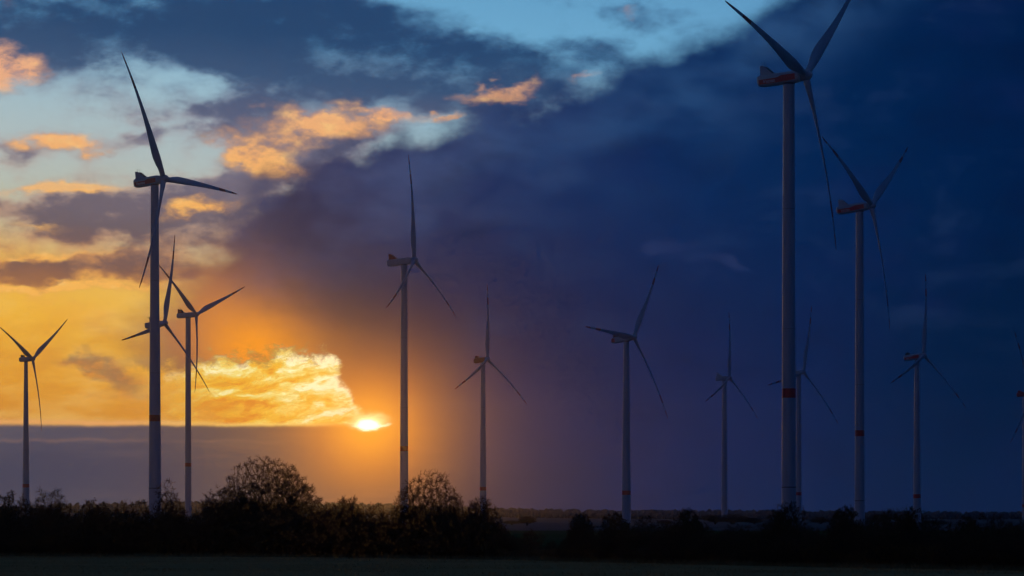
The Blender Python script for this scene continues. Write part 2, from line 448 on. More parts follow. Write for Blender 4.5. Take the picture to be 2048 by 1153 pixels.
M_PAINT = material("turbine_paint", (0.38, 0.47, 0.56), 0.28, (0.32, 0.40, 0.48), 0.35, 6, (1, 1, 0.12))
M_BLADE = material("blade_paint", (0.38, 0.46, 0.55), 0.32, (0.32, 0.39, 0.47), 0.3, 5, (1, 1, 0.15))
M_RED = material("signal_red", (0.58, 0.030, 0.028), 0.4, (0.48, 0.028, 0.026), 0.6, 5)
M_DARK = material("radiator_grey", (0.05, 0.05, 0.055), 0.6, (0.03, 0.03, 0.035), 3.0, 3)
M_SEAM = material("flange_joint", (0.16, 0.16, 0.17), 0.6, (0.1, 0.1, 0.1), 2.0, 3)
M_LETTER = material("letter_white", (0.72, 0.72, 0.72), 0.5, (0.66, 0.66, 0.66), 2.0, 3)
M_BARK = material("bark", (0.09, 0.065, 0.042), 0.9, (0.06, 0.045, 0.03), 1.2, 5, (1, 1, 0.4), 0.4, 0.2)
M_TWIG = material("twigs", (0.14, 0.078, 0.038), 0.9, (0.09, 0.055, 0.030), 0.8, 3, (1, 1, 1), 0, 0.15)
M_LEAF = material("withered_leaves", (0.15, 0.08, 0.030), 0.85, (0.10, 0.06, 0.025), 0.6, 3, (1, 1, 1), 0, 0.15)
M_LEAFG = material("dull_evergreen_leaves", (0.030, 0.040, 0.016), 0.8, (0.045, 0.040, 0.018), 0.6, 3, (1, 1, 1), 0, 0.2)
M_FIELD = material("stubble_field", (0.50, 0.27, 0.10), 0.95, (0.40, 0.22, 0.08), 0.08, 8, (0.35, 1, 1), 0.6, 0.0)
M_CROP = material("winter_crop", (0.055, 0.085, 0.026), 0.95, (0.075, 0.085, 0.035), 0.02, 7, (1, 0.4, 1), 0.5, 0.0)
M_LAND = material("open_land", (0.15, 0.145, 0.14), 0.95, (0.10, 0.10, 0.095), 0.004, 8, (1, 0.5, 1), 0.3, 0.0)  # pale grey: the ground mist near the horizon is put into this base colour
M_GRASS = material("dry_grass", (0.30, 0.22, 0.10), 0.95, (0.20, 0.16, 0.07), 0.15, 5, (1, 1, 1), 0, 0.1)
M_BRUSH = material("bramble", (0.24, 0.13, 0.05), 0.95, (0.15, 0.09, 0.04), 0.3, 5, (1, 1, 1), 0, 0.1)
M_WOOD = material("far_woodland", (0.075, 0.088, 0.095), 0.95, (0.055, 0.066, 0.072), 0.03, 5, (1, 1, 1), 0, 0.1)  # lightened and blued: distance haze painted into the trees' own colour
M_STEEL = material("galvanised_steel", (0.30, 0.31, 0.32), 0.5, (0.22, 0.22, 0.23), 1.0, 3)

# ------------------------------------------------------------------ ground
def hedge_foot(px):
    return float(np.interp(px, [-900, 0, 700, 1000, 1400, 2048, 2900], [1106, 1113, 1115, 1120, 1130, 1142, 1152]))
def hedge_dist(px):
    return CAMZ * FPX / (hedge_foot(px) - HORIZON)

def fnoise(x, y, seed, octaves=4):
    rg = np.random.default_rng(seed); v = 0
    for k in range(octaves):
        for _ in range(3):
            a = rg.uniform(0, 6.283); f = 2 ** k * rg.uniform(0.7, 1.3); ph = rg.uniform(0, 6.283)
            v = v + np.sin((x * math.cos(a) + y * math.sin(a)) * f + ph) * 0.55 ** k
    return v / 3.0

def sheet(name, xs, ys, zf, mat, kind='structure', **kw):
    X, Y = np.meshgrid(xs, ys)
    V = np.stack([X, Y, zf(X, Y)], -1).reshape(-1, 3)
    nx, ny = len(xs), len(ys)
    i = (np.arange(ny - 1)[:, None] * nx + np.arange(nx - 1)[None, :]).ravel()
    F = np.stack([i, i + 1, i + nx + 1, i + nx], -1)
    return link(name, mesh_np(name, V, F, mat, smooth=True), kind=kind, **kw)

def ridge_height(x, y):
    """low wooded ridges 3.5 to 6 km away"""
    def bumpf(y, c, w): return np.exp(-((y - c) / w) ** 2)
    left = 1.0 / (1.0 + np.exp((x - (-80.0)) / 110.0))
    z = bumpf(y, 5600, 420) * (3.5 + 3 * fnoise(x / 420.0, y / 900.0, 3) + 15 * left)
    z = z + bumpf(y, 4300, 260) * (1 + 1.5 * fnoise(x / 260.0, y / 700.0, 5) + 9 * left)
    return z
def ground_z(x, y):
    z = -0.25 * np.ones_like(x) + 0.02 * fnoise(x / 9.0, y / 9.0, 1)
    return z + np.where(y > 3300, ridge_height(x, y), 0)
ys = np.concatenate([np.arange(-900, 0, 90), np.arange(0, 1000, 40), np.arange(1000, 3300, 100), np.arange(3300, 6600, 55), np.arange(6600, 7201, 200)])
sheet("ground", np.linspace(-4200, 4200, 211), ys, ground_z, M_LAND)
# the field in front of the hedge
xs = np.linspace(-150, 150, 201)
def field_z(x, y): return 0.035 * fnoise(x / 3.5, y / 2.2, 11, 4) + 0.012 * np.sin(y * 2.1 + 0.3 * np.sin(x * 0.05))
sheet("near_field", xs, np.linspace(120, 420, 500), field_z, M_FIELD)
# green field behind the hedge, its far edge on a faint crest
def crop_z(x, y): return 0.1 + 0.25 * np.sin(np.clip((y - 424) / (985 - 424), 0, 1) * math.pi * 0.9) + 0.05 * fnoise(x / 30.0, y / 60.0, 12, 3)
sheet("crop_field", np.linspace(-420, 420, 120), np.linspace(424, 985, 90), crop_z, M_CROP)

def blades(name, n, pts, h, w, mat, lean=0.5, **kw):
    """upright tapering blades standing at pts (n,3): two triangles each"""
    n = len(pts)
    a = RNG.uniform(0, 6.283, n); hh = RNG.uniform(h[0], h[1], n); ww = RNG.uniform(w[0], w[1], n)
    side = np.stack([np.cos(a), np.sin(a), np.zeros(n)], -1)
    ln = RNG.normal(0, lean, (n, 2)) * hh[:, None]
    mid = pts + np.concatenate([ln * 0.35, (hh * 0.6)[:, None]], 1)
    tip = pts + np.concatenate([ln, hh[:, None]], 1)
    V = np.stack([pts - side * ww[:, None] / 2, pts + side * ww[:, None] / 2, mid + side * ww[:, None] / 3, mid - side * ww[:, None] / 3, tip], 1).reshape(-1, 3)
    b = np.arange(n) * 5
    return link(name, mesh_np(name, V, [np.stack([b, b + 1, b + 2, b + 3], -1), np.stack([b + 3, b + 2, b + 4], -1)], mat), **kw)

def hedge_xy(px, off):
    d = hedge_dist(px) + off
    return (px - 1024.0) / FPX * d, d
n = 52000
px = RNG.uniform(-250, 2300, n)
dd = np.array([hedge_dist(p) for p in px])
off = -RNG.uniform(0, 1, n) ** 1.3 * 130.0
d = dd + off; ok = d > 205; px, d = px[ok], d[ok]
X = (px - 1024) / FPX * d
pts = np.stack([X, d, field_z(X, d) - 0.02], -1)
clump = fnoise(X / 6.0, d / 3.0, 21, 3) > -0.35
blades("field_grass", 0, pts[clump], (0.05, 0.16), (0.03, 0.09), M_FIELD, 0.5, kind='stuff', label='short stubble and grass covering the dark field in front', cat='grass')
n = 16000
px = RNG.uniform(-250, 2300, n)
d = np.array([hedge_dist(p) for p in px]) + RNG.normal(-0.6, 0.9, n)
X = (px - 1024) / FPX * d
blades("verge_grass", 0, np.stack([X, d, field_z(X, d) - 0.02], -1), (0.15, 0.55), (0.03, 0.07), M_GRASS, 0.4, kind='stuff', label='pale dry grass along the foot of the hedgerow', cat='grass')

# ------------------------------------------------------------------ wind turbines
def ring(r, z, n=40, x0=0.0):
    a = np.arange(n) / n * 2 * math.pi
    return np.stack([x0 + r * np.cos(a), r * np.sin(a), np.full(n, z)], -1)

R_ROT = 63.0
BLADE_ST = [  # rho, chord, thickness ratio, twist, offset of the pitch axis from the leading edge (fraction)
    (0.022, 2.5, 1.0, 30, .5), (0.05, 2.5, 1.0, 30, .5), (0.085, 2.75, .80, 30, .46), (0.13, 3.6, .48, 29, .37), (0.18, 4.15, .34, 27, .32), (0.22, 4.2, .29, 25, .30),
    (0.30, 3.75, .25, 21, .29), (0.40, 3.1, .22, 17.5, .28), (0.5, 2.55, .2, 14.5, .28), (0.6, 2.1, .19, 12, .28), (0.7, 1.72, .18, 10, .28), (0.716, 1.67, .18, 9.8, .28),
    (0.762, 1.50, .18, 9.0, .28), (0.81, 1.34, .18, 8.2, .28), (0.858, 1.18, .17, 7.4, .28), (0.905, 1.02, .17, 6.8, .28), (0.953, .80, .17, 6.2, .28), (0.98, .55, .17, 6, .3), (0.995, .28, .17, 6, .35), (1.0, .08, .2, 6, .4)]
BETA0 = 0.045
def foil_ring(rho, chord, tr, tw, ax, n=16):
    a = np.arange(n) / n * 2 * math.pi
    x = 0.5 + 0.5 * np.cos(a)                                  # 0 = leading edge, 1 = trailing edge
    if tr > 0.95: y = 0.5 * np.sin(a)
    else:
        yt = 5 * tr * (0.2969 * np.sqrt(x) - 0.126 * x - 0.3516 * x ** 2 + 0.2843 * x ** 3 - 0.1015 * x ** 4)
        k = np.clip((tr - 0.3) / 0.65, 0, 1)
        y = np.sign(np.sin(a)) * yt * (1 - k) + 0.5 * tr * np.sin(a) * k
    cx, cyy = (x - ax) * chord, y * chord
    w = math.radians(tw)
    # local frame: -x = direction of rotation (leading edge), y = upwind, z = along the blade
    X = cx * math.cos(w) + cyy * math.sin(w)
    Y = -cx * math.sin(w) + cyy * math.cos(w)
    p = R_ROT * (BETA0 * rho + 0.09 * (rho - rho * rho))
    return np.stack([X, Y + p, np.full(n, rho * R_ROT)], -1)
def blade_piece(name, lo, hi, mat):
    st = [s for s in BLADE_ST if lo - 1e-6 <= s[0] <= hi + 1e-6]
    V, F = loft([foil_ring(*s) for s in st], close_a=lo < 0.01, close_b=hi > 0.99)
    return mesh_np(name, V, F, mat, smooth=True)
ME_BLADE_IN = blade_piece("blade", 0.0, 0.716, M_BLADE)
ME_BAND1 = blade_piece("blade_red_band", 0.716, 0.81, M_RED)
ME_BLADE_MID = blade_piece("blade_outer", 0.81, 0.905, M_BLADE)
ME_BAND2 = blade_piece("blade_red_tip", 0.905, 1.0, M_RED)
ME_BLADE_OUT = blade_piece("blade_outer_plain", 0.716, 1.0, M_BLADE)

def superring(x, w, hlo, hhi, zc=0.0, n=32, e=0.42):
    a = np.arange(n) / n * 2 * math.pi + math.pi / n
    c, s = np.cos(a), np.sin(a)
    y = w * np.sign(c) * np.abs(c) ** e
    z = np.where(s > 0, hhi, hlo) * np.sign(s) * np.abs(s) ** e
    return np.stack([np.full(n, x), y, z + zc], -1)

_cache = {}
def text_mesh(body, size):
    k = (body, size)
    if k not in _cache:
        cu = bpy.data.curves.new("letters", 'FONT')
        cu.body = body; cu.size = size; cu.extrude = 0.012; cu.shear = 0.15; cu.offset = 0.02; cu.space_character = 1.05
        cu.align_x = 'CENTER'; cu.align_y = 'CENTER'
        o = bpy.data.objects.new("letters", cu); COL.objects.link(o)
        bpy.context.view_layer.update()
        me = bpy.data.meshes.new_from_object(o.evaluated_get(bpy.context.evaluated_depsgraph_get()))
        bpy.data.objects.remove(o); me.name = "letters"
        me.materials.clear(); me.materials.append(M_LETTER)
        _cache[k] = me
    return _cache[k]

def make_turbine(fit, tower_px, ring_px, label, nac='band', cooler='wedge', seam_px=None, tail=12.0, r_top=1.9, r_bot=2.6, bands=True, ring_h=3.0):
    hx, hy, dist, psi, th, beta, tilt, b1, b2, b3, sg = fit
    hub = at(hx, hy, dist)
    ppm = FPX / dist
    over = (hx - tower_px) / ppm / math.sin(psi)
    axis_h = Vector((math.sin(psi), -math.cos(psi), 0))
    base = Vector((hub.x, hub.y, 0)) - axis_h * over
    base.z = -0.3
    root = link("wind_turbine", None, label=label, cat="wind turbine", group="wind turbines of the wind farm")
    root.location = base
    root.rotation_euler = (0, 0, math.atan2(axis_h.y, axis_h.x))
    hz = hub.z - base.z
    ppm_t = FPX / base.y
    def z_of(py): return CAMZ + (HORIZON - py) / ppm_t - base.z
    # tower
    zt = hz - 2.35 - over * math.sin(tilt)
    rad = lambda z: r_bot + (r_top - r_bot) * min(1, (z / zt)) ** 1.1
    cuts = []
    if ring_px: cuts.append((z_of(ring_px) - ring_h / 2, z_of(ring_px) + ring_h / 2))
    zs = [0.0] + [c for ab in cuts for c in ab] + [zt]
    secs = []
    tower_v, tower_f = [], []
    n0 = 0
    spans = [(zs[i], zs[i + 1]) for i in range(0, len(zs), 2)] if cuts else [(0.0, zt)]
    V_all, Q_all, T_all = [], [], []
    for lo, hi in spans:
        V, F = loft([ring(rad(z), z) for z in np.linspace(lo, hi, 6)], False, False)
        Q_all.append(F[0] + n0); V_all.append(V); n0 += len(V)
    tower = link("tower", mesh_np("tower", np.concatenate(V_all), [np.concatenate(Q_all)], M_PAINT, smooth=True), root)
    for lo, hi in cuts:
        V, F = loft([ring(rad(lo) + 0.004, lo), ring(rad(hi) + 0.004, hi)], False, False)
        link("red_ring", mesh_np("red_ring", V, F, M_RED, smooth=True), tower)
    seams = [z_of(seam_px)] if seam_px else []
    for f in (0.45, 0.72): seams.append(zt * f)
    for k, z in enumerate(seams):
        big = 0.20 if (seam_px and k == 0) else 0.06
        V, F = loft([ring(rad(z) - 0.05, z - big), ring(rad(z) + 0.03, z - big), ring(rad(z) + 0.03, z + big), ring(rad(z) - 0.05, z + big)], False, False)
        link("flange_joint", mesh_np("flange_joint", V, F, M_SEAM, smooth=False), tower)
    # nacelle: frame with x along the rotor axis
    ct, st = math.cos(tilt), math.sin(tilt)
    NM = Matrix.Translation((over * 1.0, 0, hz)) @ Matrix(((ct, 0, -st, 0), (0, 1, 0, 0), (st, 0, ct, 0), (0, 0, 0, 1)))
    xr = -(over + tail)                                   # rear end in the hub frame
    xf = -1.3
    w, h1, h2 = 2.0, 2.05, 2.1
    secs = [superring(xr, w * .35, h1 * .35, h2 * .40, 0.1, e=.75), superring(xr + .12, w * .66, h1 * .6, h2 * .66, 0.1, e=.62), superring(xr + .5, w * .88, h1 * .84, h2 * .88, 0.06, e=.5), superring(xr + 1.2, w * .98, h1 * .97, h2 * .98, 0.02),
            superring(xr + 2.5, w, h1, h2), superring(xf - 2.4, w, h1, h2), superring(xf - 1.0, w * .95, h1 * .93, h2 * .94, e=.5), superring(xf, w * .82, h1 * .80, h2 * .80, e=.75)]
    V, F = loft(secs)
    body_mat = M_RED if nac == 'red' else M_PAINT
    nacelle = link("nacelle", mesh_np("nacelle", V, F, body_mat, smooth=True), root)
    nacelle.matrix_local = NM
    # yaw collar between tower and nacelle
    V, F = loft([ring(r_top * 1.0, zt), ring(r_top * 1.08, zt + 0.12), ring(r_top * 1.08, zt + 0.55)])
    link("yaw_collar", mesh_np("yaw_collar", V, F, M_SEAM, smooth=False), root)
    if nac == 'band':
        x0, x1 = xr + 1.1, xf - 1.9
        xm = x0 + 0.56 * (x1 - x0)
        for sgn in (-1, 1):
            poly = [(x0 + .25, -1.35), (xm, -1.35), (x1, -1.15), (x1, 0.95), (xm + 0.8, 0.95), (xm - 0.8, 0.35), (x0, 0.35), (x0 - .1, -0.6)]
            a, b = sorted((sgn * (w - 0.25), sgn * (w + 0.035)))
            V, F = prism(poly, a, b)
            side = link("side_band", mesh_py("side_band", V, F, M_RED), nacelle)
            tm = link("lettering", text_mesh("Vestas", 1.75), nacelle)
            rot = Matrix.Rotation(math.radians(90), 4, 'X') if sgn < 0 else Matrix.Rotation(math.radians(180), 4, 'Z') @ Matrix.Rotation(math.radians(90), 4, 'X')
            tm.matrix_local = Matrix.Translation((x0 + 0.50 * (xm - x0), sgn * (w + 0.05), -0.55)) @ rot
    elif nac == 'redtail':
        for sgn in (-1, 1):
            a, b = sorted((sgn * (w - 0.25), sgn * (w + 0.035)))
            V, F = prism([(xr + .7, -1.3), (xr + 3.4, -1.3), (xr + 3.4, 1.3), (xr + .7, 1.3)], a, b)
            link("side_band", mesh_py("side_band", V, F, M_RED), nacelle)
    # roof cooler
    c0 = xr + 1.7
    if cooler.startswith('wedge'):
        fin_mat = M_RED if cooler == 'wedge_red' else M_PAINT
        for sgn in (-1, 1):
            poly = [(c0, 1.9), (c0 + 5.0, 1.9), (c0 + 4.6, 2.25), (c0 + 1.5, 5.1), (c0 + 0.1, 5.35)]
            a, b = sorted((sgn * 1.55, sgn * 1.70))
            V, F = prism(poly, a, b)
            link("cooler_side_panel", mesh_py("cooler_side_panel", V, F, fin_mat, bevel=0.03), nacelle)
        V, F = prism([(c0 + 1.0, 2.0), (c0 + 4.7, 2.0), (c0 + 1.55, 4.9), (c0 + 0.6, 5.0)], -1.53, 1.53)
        link("radiator", mesh_py("radiator", V, F, M_DARK), nacelle)
        top = 5.2
    elif cooler == 'block':
        V, F = prism([(c0 + 0.2, 1.9), (c0 + 3.0, 1.9), (c0 + 2.6, 3.9), (c0 + 0.3, 4.0)], -1.4, 1.4)
        link("cooler_box", mesh_py("cooler_box", V, F, M_RED if nac == 'red' else M_DARK, bevel=0.08), nacelle)
        top = 3.9
    elif cooler == 'post':
        V, F = prism([(c0 + 2.2, 1.9), (c0 + 4.2, 1.9), (c0 + 4.1, 4.6), (c0 + 2.4, 4.6)], -1.1, 1.1)
        link("cooler_box", mesh_py("cooler_box", V, F, M_DARK, bevel=0.1), nacelle)
        V, F = prism([(c0 + 1.9, 4.6), (c0 + 4.5, 4.6), (c0 + 4.3, 5.3), (c0 + 2.1, 5.3)], -1.4, 1.4)
        link("cooler_lid", mesh_py("cooler_lid", V, F, M_SEAM, bevel=0.05), nacelle)
        top = 5.2
    for yy in (-0.9, 0.9):
        V, F = loft([ring(0.07, top - 0.3, 8, c0 + 1.0) + np.array([0, yy, 0]), ring(0.05, top + 1.0, 8, c0 + 1.0) + np.array([0, yy, 0]), ring(0.16, top + 1.0, 8, c0 + 1.0) + np.array([0, yy, 0]), ring(0.1, top + 1.25, 8, c0 + 1.0) + np.array([0, yy, 0])])
        link("wind_sensor", mesh_np("wind_sensor", V, F, M_SEAM), nacelle)
    # hub with nose cone
    prof = [(-1.45, 1.55), (-1.3, 1.85), (-.6, 2.05), (.4, 2.05), (1.2, 1.85), (1.9, 1.45), (2.4, .95), (2.65, .45), (2.72, .12)]
    secs = []
    for xx, rr in prof:
        a = np.arange(28) / 28 * 2 * math.pi
        secs.append(np.stack([np.full(28, xx), rr * np.cos(a), rr * np.sin(a)], -1))
    V, F = loft(secs)
    hubo = link("hub", mesh_np("hub", V, F, M_PAINT, smooth=True), root)
    hubo.matrix_local = NM
    # blades
    a_v = Vector((ct, 0, st)); s_v = Vector((0, 1, 0)); u_v = Vector((-st, 0, ct))
    for i, db in enumerate((b1, b2, b3)):
        q = th + sg * i * 2 * math.pi / 3
        radv = s_v * math.sin(q) + u_v * math.cos(q)
        tau = s_v * math.cos(q) - u_v * math.sin(q)
        M3 = Matrix((( -tau.x, a_v.x, radv.x, 0), (-tau.y, a_v.y, radv.y, 0), (-tau.z, a_v.z, radv.z, 0), (0, 0, 0, 1)))
        extra = (beta + db) - BETA0
        Bm = Matrix.Translation((over, 0, hz)) @ M3 @ Matrix.Rotation(-math.atan(extra), 4, 'X')
        bl = link("blade", ME_BLADE_IN, root); bl.matrix_local = Bm
        if bands:
            link("red_band", ME_BAND1, bl); link("blade_outer_section", ME_BLADE_MID, bl); link("red_tip", ME_BAND2, bl)
        else:
            link("blade_outer_section", ME_BLADE_OUT, bl)
    return root

FITS = {
1: (65.1, 718.5, 2967.5, 1.131, -1.154, 0.05688, 0.03, 0.01018, 0.01286, -0.008899, 1),
2: (327.1, 358.3, 1587.8, 1.113, -0.4885, 0.03611, 0.1045, -0.00654, -0.003896, -0.0001485, 1),
3: (328.7, 646.9, 2280.8, 1.113, 0.2865, 0.05633, 0.1067, 0.0008468, 0.005453, 0.007182, -1),
4: (392.3, 629.5, 2711.1, 0.969, 1.162, 0.05192, 0.03, 0.008573, 0.01016, -0.0105, -1),
6: (827.8, 520.9, 2034.9, 1.209, -0.003688, 0.03866, 0.09083, -0.003391, -0.002769, -0.001381, 1),
7: (974.4, 719.2, 2815.1, 1.011, 6.37, 0.04353, 0.0979, -0.00279, 0.0006339, 0.0004062, 1),
8: (1267.4, 675.0, 2375.0, 0.9399, 0.591, 0.05224, 0.1114, -0.0009733, 0.002088, 0.0075, -1),
9: (1458.5, 755.6, 3224.1, 1.046, 0.126, 0.03255, 0.09606, -0.006743, -0.004099, -0.003974, 1),
10: (1606.6, 744.5, 3058.8, 0.8822, 0.2994, 0.04911, 0.1112, -0.002577, 0.005324, 0.002142, 1),
11: (1610.7, 151.0, 1209.7, 1.005, 5.013, 0.03249, 0.05974, -0.003239, -0.001439, -0.0102, 1),
12: (1742.5, 410.9, 1700.6, 1.06, -1.093, 0.02879, 0.1115, -0.008494, -0.009401, -0.001401, 1),
13: (1847.3, 711.3, 2575.6, 0.9238, 0.1484, 0.0544, 0.1138, -0.001356, 0.007386, 0.005156, 1),
14: (2061.2, 787.0, 3299.8, 0.7633, -0.3609, 0.04335, 0.08235, -0.0001407, -0.001823, 0, -1)}
T_ = make_turbine
T_(FITS[2], 308.4, 837, "tall near turbine left of the sunset, red band and white lettering on nacelle", seam_px=977, tail=11.0, r_top=1.8, r_bot=2.85)
T_(FITS[11], 1579.3, 787, "largest turbine at upper right, its two upper blades cut by the top edge", seam_px=975, tail=12.2, r_top=2.0, r_bot=2.55, ring_h=3.3)
T_(FITS[12], 1720.7, 867, "second largest turbine on the right, just right of the largest one", seam_px=1002, tail=12.3, r_top=1.85, r_bot=2.5)
T_(FITS[1], 51.0, 972, "small turbine at the far left edge with rotor shaped like a Y", nac='plain', cooler='block', tail=6.5, r_top=1.6, r_bot=3.2)
T_(FITS[3], 313.0, 969, "turbine standing half hidden behind the tower of the tall left turbine", nac='plain', cooler='post', tail=9.0, r_top=2.1, r_bot=3.0)
T_(FITS[4], 375.2, 930, "turbine with reddish roof cooler just right of the tall left one", nac='plain', cooler='wedge_red', tail=11.0, r_top=2.0, r_bot=2.6)
T_(FITS[6], 808.0, 898, "turbine just right of the setting sun, one blade pointing straight up", nac='plain', cooler='wedge_red', tail=10.8, r_top=1.85, r_bot=2.6)
T_(FITS[7], 966.0, 978, "turbine with a short all red nacelle right of the sun", nac='red', cooler='block', tail=8.6, r_top=1.65, r_bot=2.9)
T_(FITS[8], 1253.0, 986, "turbine near the middle with one blade reaching left over its nacelle", nac='redtail', cooler='none' if False else 'block', tail=12.0, r_top=1.9, r_bot=3.2)
T_(FITS[9], 1449.2, None, "small turbine left of the largest tower, pale nacelle with roof cooler", nac='plain', cooler='wedge', tail=9.0, r_top=2.0, r_bot=2.9)
T_(FITS[10], 1598.0, 988, "small turbine mostly hidden behind the tower of the largest turbine", nac='plain', cooler='block', tail=8.0, r_top=2.0, r_bot=2.6)
T_(FITS[13], 1835.2, 993, "turbine on the right with long red nacelle band and upright blade", nac='band', cooler='block', tail=11.0, r_top=1.75, r_bot=3.0)
T_(FITS[14], 2051.0, 1012, "turbine cut off by the right edge, only two blades and red nacelle showing", nac='red', cooler='block', tail=9.0, r_top=1.7, r_bot=2.6)

# ------------------------------------------------------------------ trees and shrubs
def tubes(P0, P1, R0, R1, sides=4):
    """tapered prisms between point pairs"""
    n = len(P0)
    D = P1 - P0; L = np.linalg.norm(D, axis=1, keepdims=True); D = D / np.maximum(L, 1e-6)
    ref = np.where(np.abs(D[:, 2:3]) > 0.9, np.array([[1.0, 0, 0]]), np.array([[0, 0, 1.0]]))
    U = np.cross(D, ref); U /= np.maximum(np.linalg.norm(U, axis=1, keepdims=True), 1e-6)
    W = np.cross(D, U)
    V = np.empty((n, 2 * sides, 3))
    for k in range(sides):
        a = 2 * math.pi * k / sides
        o = U * math.cos(a) + W * math.sin(a)
        V[:, k] = P0 + o * R0[:, None]
        V[:, sides + k] = P1 + o * R1[:, None]
    b = (np.arange(n) * 2 * sides)[:, None]
    F = np.concatenate([b + np.array([[k, (k + 1) % sides, sides + (k + 1) % sides, sides + k]]) for k in range(sides)])
    return V.reshape(-1, 3), F

def grow(points, roots, weight=0.35, r_tip=0.012, expo=0.42):
    """join every crown point to the wood already there; radii follow the number of tips carried"""
    N = len(points) + len(roots)
    P = np.empty((N, 3)); par = np.full(N, -1); path = np.zeros(N)
    k = len(roots)
    P[:k] = roots
    for i in range(1, k):
        if roots_parent is not None: par[i] = roots_parent[i]
    for i in range(1, k):
        if par[i] >= 0: path[i] = path[par[i]] + np.linalg.norm(P[i] - P[par[i]])
    c = roots.mean(0)
    order = np.argsort(np.linalg.norm(points - c, axis=1))
    for j in order:
        p = points[j]
        d = np.linalg.norm(P[:k] - p, axis=1)
        up = np.maximum(0, P[:k, 2] - p[2])
        cost = d + weight * path[:k] + 0.7 * up
        q = int(np.argmin(cost))
        P[k] = p; par[k] = q; path[k] = path[q] + d[q]; k += 1
    cnt = np.zeros(N); kids = np.bincount(par[par >= 0], minlength=N)
    cnt[kids == 0] = 1
    for i in range(N - 1, -1, -1):
        if par[i] >= 0: cnt[par[i]] += cnt[i]
    rad = r_tip * np.maximum(cnt, 1) ** expo
    return P, par, rad, kids
roots_parent = None

